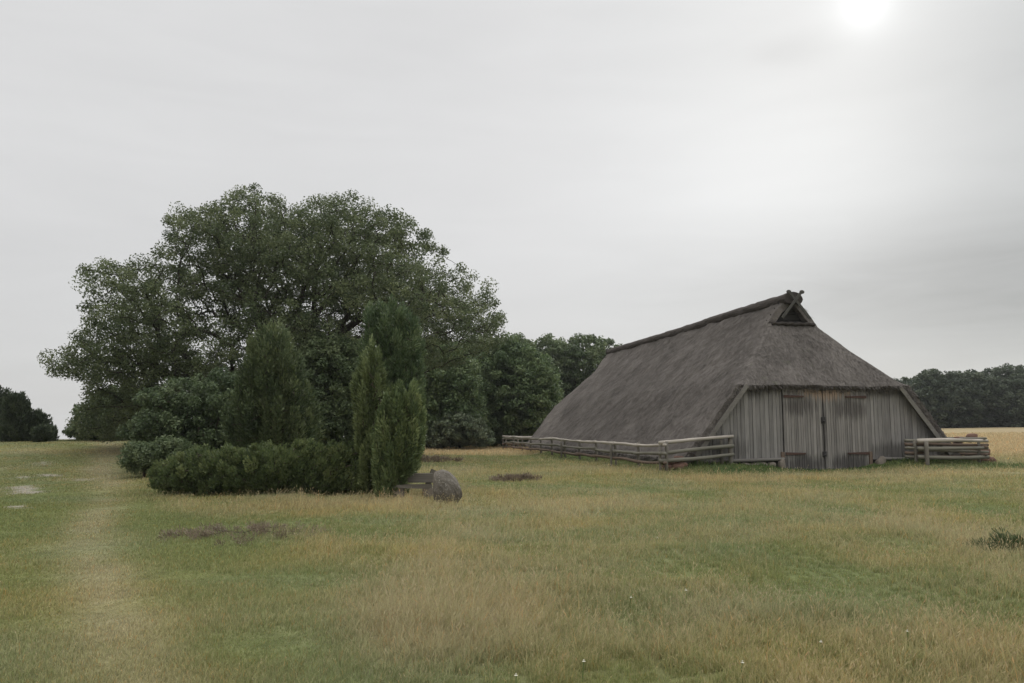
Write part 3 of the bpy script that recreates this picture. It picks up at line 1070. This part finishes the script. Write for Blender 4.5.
ZL = np.concatenate([np.linspace(.5, 3.36, 27), np.linspace(3.36, 6.1, 26)[1:], np.linspace(6.1, 7.3, 12)[1:]])
bm = bmesh.new()
NU, NV = 190, 46
grid = {}
for side in (-1, 1):
    for i, z in enumerate(ZL):
        y0, y1 = float(yb(z)), BT - float(yb(z))
        for j in range(NU + 1):
            grid[side, i, j] = bm.verts.new((side * float(hw(z)), y0 + (y1 - y0) * j / NU, z))
    for i in range(len(ZL) - 1):
        for j in range(NU):
            q_ = (grid[side, i, j], grid[side, i, j + 1], grid[side, i + 1, j + 1], grid[side, i + 1, j])
            bm.faces.new(q_ if side > 0 else q_[::-1])
i0 = 26
i1 = 26 + 25
for end in (0, 1):
    hg = {}
    for i in range(i0, i1 + 1):
        z = ZL[i]
        w_ = float(hw(z))
        for j in range(NV + 1):
            hg[i, j] = bm.verts.new((-w_ + 2 * w_ * j / NV, float(yb(z)) if end == 0 else BT - float(yb(z)), z))
    for i in range(i0, i1):
        for j in range(NV):
            q_ = (hg[i, j], hg[i, j + 1], hg[i + 1, j + 1], hg[i + 1, j])
            bm.faces.new(q_ if end == 0 else q_[::-1])
bmesh.ops.remove_doubles(bm, verts=bm.verts, dist=1e-4)
bm.normal_update()
bnd = {v_ for e_ in bm.edges if e_.is_boundary for v_ in e_.verts}
def near_hip(c):
    yy_ = min(c.y, BT - c.y)
    return 3.0 < c.z < 6.3 and abs(yy_ - float(yb(c.z))) < .55 and abs(abs(c.x) - float(hw(c.z))) < .55


hipv = [v_ for v_ in bm.verts if near_hip(v_.co) and v_ not in bnd]
for _ in range(14):
    bmesh.ops.smooth_vert(bm, verts=hipv, factor=.5, use_axis_x=True, use_axis_y=True, use_axis_z=True)
for _ in range(2):
    bmesh.ops.smooth_vert(bm, verts=[v_ for v_ in bm.verts if v_.co.z < 6.6 and v_ not in bnd], factor=.5, use_axis_x=True, use_axis_y=True, use_axis_z=True)
bm.normal_update()
for v_ in bm.verts:
    c = v_.co
    n_ = float(fbm(c.y * .8 + c.x * .6, c.z * .8 + c.x * .3, 60, 2)) - .5
    n2_ = float(fbm(c.y * 3.1 + c.x * 2.2, c.z * 2.0 + c.x, 63, 3)) - .5
    c += v_.normal * (.14 * n_ + .085 * n2_)
    c.z += .10 * (float(vnoise(c.y * .16, 3.1, 66)) - .5) * (c.z / 7.3)
roof_me = bpy.data.meshes.new('thatched_roof')
bm.to_mesh(roof_me)
bm.free()
tmp = bpy.data.objects.new('thatched_roof', roof_me)
COL.objects.link(tmp)
sol = tmp.modifiers.new('thick', 'SOLIDIFY')
sol.thickness = .27
sol.offset = -1
dg = bpy.context.evaluated_depsgraph_get()
solid = bpy.data.meshes.new_from_object(tmp.evaluated_get(dg))
# sample the outer surface for reed ends
nf = len(roof_me.polygons)
ctr = np.empty(nf * 3, np.float32)
nor = np.empty(nf * 3, np.float32)
area = np.empty(nf, np.float32)
roof_me.polygons.foreach_get('center', ctr)
roof_me.polygons.foreach_get('normal', nor)
roof_me.polygons.foreach_get('area', area)
ctr, nor = ctr.reshape(-1, 3), nor.reshape(-1, 3)
wgt = area * np.where(ctr[:, 0] > 1.5, np.where(np.abs(nor[:, 1]) > .4, 1.0, .12), 1.0) * np.where(ctr[:, 1] > 24, .4, 1)
wgt = wgt / wgt.sum()
NB = 90000
pk = rng.choice(nf, NB, p=wgt)
c0, n0 = ctr[pk], nor[pk]
down = np.array([0, 0, -1.0]) - n0 * (-n0[:, 2:3])
down /= np.linalg.norm(down, axis=1, keepdims=True)
sidev = np.cross(n0, down)
c0 = c0 + sidev * rng.uniform(-.09, .09, (NB, 1)) + down * rng.uniform(-.09, .09, (NB, 1))
Lb = rng.uniform(.10, .30, (NB, 1))
wb = rng.uniform(.010, .026, (NB, 1))
dirv = down + sidev * rng.normal(0, .22, (NB, 1))
tipb = c0 + dirv * Lb + n0 * rng.uniform(.015, .055, (NB, 1))
Vb = np.stack([c0 + sidev * wb - n0 * .03, c0 - sidev * wb - n0 * .03, tipb], 1)
# loose ends hanging from the eaves and verges
nv = len(roof_me.vertices)
bm = bmesh.new()
bm.from_mesh(roof_me)
bp = np.array([(*v_.co, *v_.normal) for v_ in bm.verts if v_.is_boundary and v_.co.z < 6.0])
bm.free()
NE = 17000
e_ = bp[rng.integers(0, len(bp), NE)]
ec = e_[:, :3] - e_[:, 3:] * rng.uniform(0, .33, (NE, 1)) + rng.normal(0, .05, (NE, 3)) * np.array([1, .4, 1])
ed = np.array([0, 0, -1.0]) + rng.normal(0, .3, (NE, 3)) + np.where(ec[:, 1:2] < 1, np.array([[0, -.8, 0]]), np.where(ec[:, 1:2] > BT - 1, np.array([[0, .8, 0]]), np.stack([np.sign(ec[:, 0]) * .8, 0 * ec[:, 0], 0 * ec[:, 0]], -1)))
ed /= np.linalg.norm(ed, axis=1, keepdims=True)
es = np.cross(ed, rng.normal(size=(NE, 3)))
es /= np.linalg.norm(es, axis=1, keepdims=True)
Ve = np.stack([ec + es * .012, ec - es * .012, ec + ed * rng.uniform(.05, .20, (NE, 1))], 1)
Vall = np.concatenate([Vb, Ve]).reshape(-1, 3)
bme = mesh_np('reed_ends', Vall, np.arange(len(Vall)).reshape(-1, 3))
bm = bmesh.new()
bm.from_mesh(solid)
bm.from_mesh(bme)
roof_final = bpy.data.meshes.new('thatched_roof')
bm.to_mesh(roof_final)
bm.free()
bpy.data.objects.remove(tmp)
nv = len(roof_final.vertices)
co = np.empty(nv * 3, np.float32)
roof_final.vertices.foreach_get('co', co)
co = co.reshape(-1, 3)
hipf = (co[:, 2] > 3.3) & (np.abs(co[:, 0]) < hw(co[:, 2]) - .25) & ((co[:, 1] < 2.2) | (co[:, 1] > BT - 2.2))
zc_ = np.maximum(co[:, 2], 3.36)
shift = yb(zc_) + hw(zc_)
slope = np.stack([np.where(hipf, co[:, 0], np.where(co[:, 0] < 0, co[:, 1] - shift, shift - co[:, 1])), co[:, 2] * 1.35, co[:, 2] * .1], -1).astype(np.float32)
at_ = roof_final.attributes.new('slope', 'FLOAT_VECTOR', 'POINT')
at_.data.foreach_set('vector', slope.ravel())
roof = link('thatched_roof', roof_final, M_thatch, barn)

# ridge roll of sods, dark and lumpy
bm = bmesh.new()
prev = None
NR = 150
for k in range(NR + 1):
    y_ = 1.72 + (BT - 3.44) * k / NR
    zc = 7.16 + .10 * (float(vnoise(y_ * .16, 3.1, 66)) - .5)
    ring = []
    for j in range(15):
        q_ = math.pi * (-.22 + 1.44 * j / 14)
        rr = 1 + .22 * (float(fbm(y_ * 1.9, j * .55, 70, 3)) - .5)
        ring.append(bm.verts.new((math.cos(q_) * .43 * rr, y_, zc - .0 + math.sin(q_) * .30 * rr)))
    if prev:
        for j in range(14):
            bm.faces.new((prev[j], prev[j + 1], ring[j + 1], ring[j]))
        bm.faces.new((prev[14], prev[0], ring[0], ring[14]))
    else:
        bm.faces.new(ring)
    prev = ring
bm.faces.new(prev[::-1])
bm_obj('ridge_cap', bm, M_ridge, roof)
# gablets with crossed boards at both ends
for end in (0, 1):
    yy = lambda y_: y_ if end == 0 else BT - y_
    bm = bmesh.new()
    for (z0, z1) in ((6.02, 6.28), (6.30, 6.55), (6.57, 6.82), (6.84, 7.1)):
        add_box(bm, (0, yy(2.22), (z0 + z1) / 2), (2 * float(hw(z0)) * .86, .04, z1 - z0))
    bm_obj('owl_hole_board', bm, M_black, roof)
    bm = bmesh.new()
    pv = None
    for k in range(25):
        x_ = -.98 + 1.96 * k / 24
        ring = [bm.verts.new((x_, yy(1.90 + .16 * math.cos(q_) + .03 * math.sin(k * 1.9 + q_)), 6.09 + .085 * math.sin(q_) + .02 * math.sin(k * 1.3)))
                for q_ in [2 * math.pi * j / 10 for j in range(10)]]
        if pv:
            for j in range(10):
                bm.faces.new((pv[j], pv[(j + 1) % 10], ring[(j + 1) % 10], ring[j]))
        else:
            bm.faces.new(ring)
        pv = ring
    bm.faces.new(pv[::-1])
    bm_obj('gablet_ledge', bm, M_ridge, roof, True)
    for sgn in (-1, 1):
        bm = bmesh.new()
        yo = yy(1.58 if sgn > 0 else 1.535)
        lo, hi = Vector((.66 * sgn, yo, 6.30)), Vector((-.24 * sgn, yo, 7.40))
        add_beam(bm, lo, hi, .11, .04, up=(0, 1, 0))
        # carved head at the tip
        bmesh.ops.create_uvsphere(bm, u_segments=10, v_segments=8, radius=1, matrix=Matrix.Translation(hi + Vector((-.05 * sgn, 0, .03))) @ Matrix.Diagonal((.12, .035, .085, 1)))
        bm_obj('crossed_board', bm, M_gboard, roof)


# plank gables
def top_at(x):
    x = abs(x)
    zu = float(np.interp(x, HW[::-1], HZ[::-1])) - .42
    return min(3.42, zu)


def plank_wall(x0, x1, zb, y_, seed, wmin=.13, wmax=.21, top=None, thick=.03):
    q_ = random.Random(seed)
    bm = bmesh.new()
    x = x0
    while x < x1 - .02:
        w_ = min(q_.uniform(wmin, wmax), x1 - x)
        a, b = x + .006, x + w_ - .009
        d = y_ + q_.uniform(-.010, .010)
        ta = (top or top_at)(a)
        tb = (top or top_at)(b)
        zb_ = zb + q_.uniform(-.02, .02)
        if min(ta, tb) > zb_ + .05:
            vs = [bm.verts.new(p) for p in ((a, d - thick, zb_), (b, d - thick, zb_), (b, d - thick, tb), (a, d - thick, ta), (a, d, zb_), (b, d, zb_), (b, d, tb), (a, d, ta))]
            for f_ in ((0, 1, 2, 3), (5, 4, 7, 6), (4, 0, 3, 7), (1, 5, 6, 2), (3, 2, 6, 7), (4, 5, 1, 0)):
                bm.faces.new([vs[i] for i in f_])
        x += w_
    return bm


DL, DR, DM = -1.72, 1.97, .02
bmw = plank_wall(-5.3, DL, .42, 0.0, 1)
bm_obj('gable_wall', bmw, M_plank, barn)
bm_obj('gable_wall', plank_wall(DR, 5.3, .42, 0.0, 2), M_plank, barn)
bm = bmesh.new()                                            # added near-black sheet behind the planks, its colour makes the gaps read as shade
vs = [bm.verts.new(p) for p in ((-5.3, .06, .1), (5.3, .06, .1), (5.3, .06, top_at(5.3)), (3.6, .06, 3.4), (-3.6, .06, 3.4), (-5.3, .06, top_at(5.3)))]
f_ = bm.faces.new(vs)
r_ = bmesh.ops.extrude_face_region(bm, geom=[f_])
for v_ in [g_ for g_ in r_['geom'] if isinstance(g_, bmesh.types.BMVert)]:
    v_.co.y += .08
bm_obj('gap_shade_sheet', bm, M_black, barn)
bm = plank_wall(-5.3, 5.3, .3, BT, 3)
bm_obj('back_gable_wall', bm, M_plank, barn)
for (a, b, sd_) in ((DL + .01, DM - .012, 11), (DM + .012, DR - .01, 12)):
    bm = plank_wall(a, b, -.02, -.06, sd_, .085, .14, top=lambda x: 3.3, thick=.035)
    d_ = bm_obj('barn_door', bm, M_door, barn)
    for z_ in (2.92, .68):
        bm = bmesh.new()
        s0, s1 = (a + .03, a + .88) if a < DM - .3 else (b - .95, b - .03)
        vv = add_box(bm, ((s0 + s1) / 2, -.125, z_), (s1 - s0, .05, .11))
        inner = s1 if a < DM - .3 else s0
        for v_ in vv:
            if abs(v_.co.x - inner) < .01:
                v_.co.z = z_ + (v_.co.z - z_) * .5
        bm_obj('hinge_strap', bm, M_rust, d_)
    if a < DM - .3:
        for z_, hh_ in ((1.98, .26), (.66, .20)):
            bm = bmesh.new()
            add_box(bm, (b - .02, -.13, z_), (.16, .05, hh_), jitter=.006)
            bmesh.ops.create_uvsphere(bm, u_segments=8, v_segments=6, radius=.05, matrix=Matrix.Translation((b - .02, -.17, z_ - .04)))
            bm_obj('latch', bm, M_iron, d_)
for sgn in (-1, 1):
    bm = bmesh.new()
    add_beam(bm, (sgn * 3.34, -.345, 3.33), (sgn * 5.50, -.345, .62), .05, .17, up=(sgn * .8, 0, .6))
    bm_obj('barge_board', bm, M_beam_s, barn)
    bm = bmesh.new()
    a, b = (DL - .02, -5.4) if sgn < 0 else (DR + .45, 5.4)
    add_log(bm, (a, -.10, .47), (b, -.08, .38), .065, .055, 8, 6, .02)
    bm_obj('sill_beam', bm, M_beam_s, barn)
    bm = bmesh.new()
    add_box(bm, (DL - .06 if sgn < 0 else DR + .07, -.05, .35), (.13, .12, .8), jitter=.006)
    bm_obj('door_post', bm, M_rail_r, barn)


def rock(bm, c, s, seed, sub=2):
    r_ = bmesh.ops.create_icosphere(bm, subdivisions=sub, radius=1)
    q_ = random.Random(seed)
    ph = [q_.uniform(0, 6.28) for _ in range(6)]
    for v_ in r_['verts']:
        d = v_.co
        p = [math.copysign(abs(t) ** .7, t) for t in d]
        k = 1 + .13 * math.sin(3 * d.x + ph[0]) * math.sin(3 * d.y + ph[1]) + .10 * math.sin(4 * d.z + ph[2] + 2 * d.x)
        v_.co = Vector((c[0] + p[0] * s[0] * k, c[1] + p[1] * s[1] * k, c[2] + p[2] * s[2] * k))


bm = bmesh.new()
rock(bm, (DR + .42, -.22, .22), (.22, .16, .32), 31, 3)
bm_obj('corner_stone', bm, M_found, barn, True)
bm = bmesh.new()
rock(bm, (DL - .17, -.16, .20), (.14, .14, .27), 32, 3)
bm_obj('corner_stone', bm, M_found, barn, True)
q_ = random.Random(4)
bm = bmesh.new()
for k in range(30):                                         # field stones under the gable sill
    x_ = -5.2 + 10.4 * k / 29 + q_.uniform(-.1, .1)
    if DL - .35 < x_ < DR + .7:
        if len(bm.verts):
            bm_obj('gable_footing', bm, M_found, barn, True)
            bm = bmesh.new()
        continue
    rock(bm, (x_, -.02, .18), (q_.uniform(.16, .25), .16, q_.uniform(.14, .2)), k + 50)
bm_obj('gable_footing', bm, M_found, barn, True)
for sgn in (-1, 1):
    bm = bmesh.new()
    for k in range(int(BT / .42)):
        for row in (0, 1, 2):
            mcol = .42 * k + (.2 if row % 2 else 0)
            rock(bm, (sgn * 5.45 + q_.uniform(-.04, .04), .1 + mcol, .14 + row * .27), (.17, .225, .15), 200 + k * 3 + row, 1)
    bm_obj('side_wall', bm, M_brickst if sgn < 0 else M_found, barn, True)
# added near-black sheets at the long sides, their colour keeps the inside dark
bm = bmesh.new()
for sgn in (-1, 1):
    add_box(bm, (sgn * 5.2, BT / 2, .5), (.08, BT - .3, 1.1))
bm_obj('inside_shade_sheet', bm, M_black, barn)


# ------------------------------------------------------------------ fences
def seg_rails(parent, org, p0, p1, heights, mats, seed, r=(.045, .06), over=.12):
    q_ = random.Random(seed)
    for h_, m_ in zip(heights, mats):
        a = np.array([p0[0], p0[1], tz(*p0) + h_ + q_.uniform(-.03, .03)])
        b = np.array([p1[0], p1[1], tz(*p1) + h_ + q_.uniform(-.03, .03)])
        d = (b - a) / np.linalg.norm(b - a)
        a, b = a - d * over, b + d * over
        mid = (a + b) / 2
        L = np.linalg.norm(b - a)
        ang = math.atan2(d[1], d[0])
        bm = bmesh.new()
        tilt = d[2]
        add_log(bm, (0, -L / 2, -tilt * L / 2), (0, L / 2, tilt * L / 2), q_.uniform(*r), q_.uniform(*r) * .85, 8, 7, .035)
        o = bm_obj('rail', bm, m_, parent, True)
        o.location = tuple(mid - org)
        o.rotation_euler = (0, 0, ang - math.pi / 2)


def fence_post(parent, org, x, y, h, r=.065, lean=.03):
    bm = bmesh.new()
    add_log(bm, (0, 0, -.15), (random.uniform(-lean, lean), random.uniform(-lean, lean), h), r * 1.08, r, 8, 4, .015)
    o = bm_obj('post', bm, M_post, parent, True)
    o.location = (x - org[0], y - org[1], tz(x, y) - org[2])


fo = np.array([5.62, 30.0, tz(5.62, 30.0)])
fence = empty('rail_fence', tuple(fo))
tag(fence, 'long grey rail fence running the length of the thatched roof, left of the doors', 'fence')
rd = np.array([-sa, ca])
nbay = 11
pts = [np.array([5.62, 30.0]) + rd * (32.2 * k / nbay) for k in range(nbay + 1)]
lat = np.array([ca, sa])
for k, p in enumerate(pts):
    fence_post(fence, fo, *(p + lat * .11), 1.04 + random.uniform(-.06, .06), .06)
    if k in (0, 2, 5, nbay):
        pp = p - lat * .10 + rd * .05
        fence_post(fence, fo, *pp, .95, .05)
for k in range(nbay):
    seg_rails(fence, fo, pts[k], pts[k + 1], (.30, .63, .97), (M_rail_r, M_rail, M_rail_l if k < 7 else M_rail), 300 + k, (.055, .078), over=.22)
pe = np.array([8.32, 30.82])
seg_rails(fence, fo, pts[0], pe, (.36, .70, 1.05), (M_rail, M_rail, M_rail_l), 330, (.068, .085), over=.16)
fence_post(fence, fo, *(pe + np.array([.05, .1])), 1.02, .085)
fence_post(fence, fo, *(pe + np.array([-.28, .12])), .92, .06)
p3 = pts[-1] + lat * 2.6
seg_rails(fence, fo, pts[-1], p3, (.55, .95, 1.08), (M_rail_r, M_rail, M_rail_l), 340, (.055, .075), over=.2)
fence_post(fence, fo, *(pts[-1] + lat * 1.0), 1.0, .06)
fence_post(fence, fo, *p3, 1.0, .06)

ra_, rb_ = np.array(P(907, 440, 31.9)[:2]), np.array(P(984, 440, 32.2)[:2])
ro = np.array([rb_[0], rb_[1], tz(*rb_)])
fence2 = empty('rail_fence', tuple(ro))
tag(fence2, 'short rail fence corner on the right side of the barn gable', 'fence')
p1_ = P(921, 440, 31.5)[:2]
seg_rails(fence2, ro, p1_, rb_, (.26, .60, .90), (M_rail, M_rail, M_rail_l), 350, (.065, .085), over=.16)
seg_rails(fence2, ro, np.array(p1_) + [.2, .32], np.array(rb_) + [.15, .3], (.2, .45, .74, .85), (M_rail_r, M_rail, M_rail_r, M_rail), 351, (.05, .075), over=.2)
fence_post(fence2, ro, *(P(926, 440, 31.4)[:2]), .90, .08)
fence_post(fence2, ro, *(P(978, 440, 32.4)[:2]), .85, .06)
seg_rails(fence2, ro, ra_, P(926, 440, 31.9)[:2], (.20, .38, .56, .72, .88), (M_rail, M_rail_r, M_rail, M_rail_r, M_rail), 352, (.055, .075), over=.1)
fence_post(fence2, ro, *(ra_ + np.array([.3, -.05])), .86, .06)
for k in range(5):
    a_, b_ = rb_ + rd * 3.0 * k, rb_ + rd * 3.0 * (k + 1)
    seg_rails(fence2, ro, a_, b_, (.36, .70, 1.0), (M_rail_r, M_rail_r, M_rail), 360 + k)
    fence_post(fence2, ro, *b_, 1.0)

# heaps of red-brown stones kept inside the fences
for (px, Y, nst, wx, wy, h_, lab, sd_) in ((967, 33.7, 70, 1.0, .8, 1.2, 'red brown rubble heap behind the short fence right of the barn', 1),
                                           (674, 30.45, 14, .38, .22, .55, 'small red brown rubble heap inside the near corner of the long rail fence', 2)):
    o = G(px, Y)
    bm = bmesh.new()
    q_ = random.Random(sd_)
    for k in range(nst):
        a, rr = q_.uniform(0, 6.28), math.sqrt(q_.random())
        top = h_ * (1 - rr ** 1.6)
        s_ = q_.uniform(.10, .19)
        xx, yy_ = math.cos(a) * rr * wx, math.sin(a) * rr * wy
        zz = q_.uniform(.15, 1) * top + tz(o[0] + xx, o[1] + yy_) - o[2]
        rock(bm, (xx, yy_, max(zz, .06 + tz(o[0] + xx, o[1] + yy_) - o[2])), (s_ * 1.2, s_ * .9, s_ * .75), 700 + k + 100 * sd_, 2)
    hp = bm_obj('rubble_heap', bm, M_brickst, None, True)
    hp.location = tuple(o)
    tag(hp, lab, 'rubble heap', 'red brown rubble heaps beside the barn')

# ------------------------------------------------------------------ wild flowers
M_pet = NT('white_petal').bsdf((.62, .60, .50), .7, .2, transl=.2)
M_pety = NT('yellow_petal').bsdf((.75, .50, .03), .7, .2, transl=.2)
M_stem = NT('flower_stem').bsdf((.10, .15, .05), .8, .2)


def flower(px, py, lab, mat, rad):
    Y = 1.42 * F_PX / (py - 430)
    X = (px - CX) / F_PX * Y
    h_ = .11
    o = np.array([X, Y, tz(X, Y)])
    root = empty('wildflower', tuple(o), random.uniform(0, 6))
    tag(root, lab, 'flower', 'wildflowers in the meadow')
    bm = bmesh.new()
    add_log(bm, (0, 0, -.02), (.01, 0, h_ + .02), .004, .003, 5, 3, .01)
    bm_obj('stem', bm, M_stem, root)
    bm = bmesh.new()
    for k in range(9):
        q_ = 2 * math.pi * k / 9
        d, s_ = Vector((math.cos(q_), math.sin(q_), .15)), Vector((-math.sin(q_), math.cos(q_), 0))
        c = Vector((.01, 0, h_ + .02))
        bm.faces.new([bm.verts.new(p) for p in (c, c + d * rad * .6 + s_ * rad * .28, c + d * rad, c + d * rad * .6 - s_ * rad * .28)])
    bmesh.ops.create_icosphere(bm, subdivisions=2, radius=rad * .35, matrix=Matrix.Translation((.01, 0, h_ + .03)))
    bm_obj('blossom', bm, mat, root)


for px, py in ((682, 580), (627, 582), (516, 647), (734, 648), (654, 532), (580, 636), (812, 625), (895, 615)):
    flower(px, py, 'small whitish flower head standing in the meadow grass in front of the barn', M_pet, .014)
flower(743, 667, 'small yellow flower in the near meadow grass', M_pety, .014)

# ------------------------------------------------------------------ air
bm = bmesh.new()
add_box(bm, (0, 540, -7), (2000, 1300, 58))
nt = NT('haze')
pv_ = nt.n('ShaderNodeVolumePrincipled')
pv_.inputs['Color'].default_value = (.93, .95, .96, 1)
pv_.inputs['Density'].default_value = .00022
nt.t.links.new(pv_.outputs[0], nt.n('ShaderNodeOutputMaterial').inputs['Volume'])
tag(bm_obj('haze', bm, nt.m), 'thin grey haze over the heath', 'haze', kind='stuff')

# ------------------------------------------------------------------ render
S.render.engine = 'CYCLES'
S.cycles.use_denoising = True
S.cycles.max_bounces = 5
S.cycles.diffuse_bounces = 3
S.cycles.glossy_bounces = 2
S.cycles.transmission_bounces = 3
S.cycles.transparent_max_bounces = 4
S.cycles.use_adaptive_sampling = True
S.view_settings.view_transform = 'Standard'
S.view_settings.look = 'None'
S.view_settings.exposure = .15
S.view_settings.gamma = 1
S.render.film_transparent = False
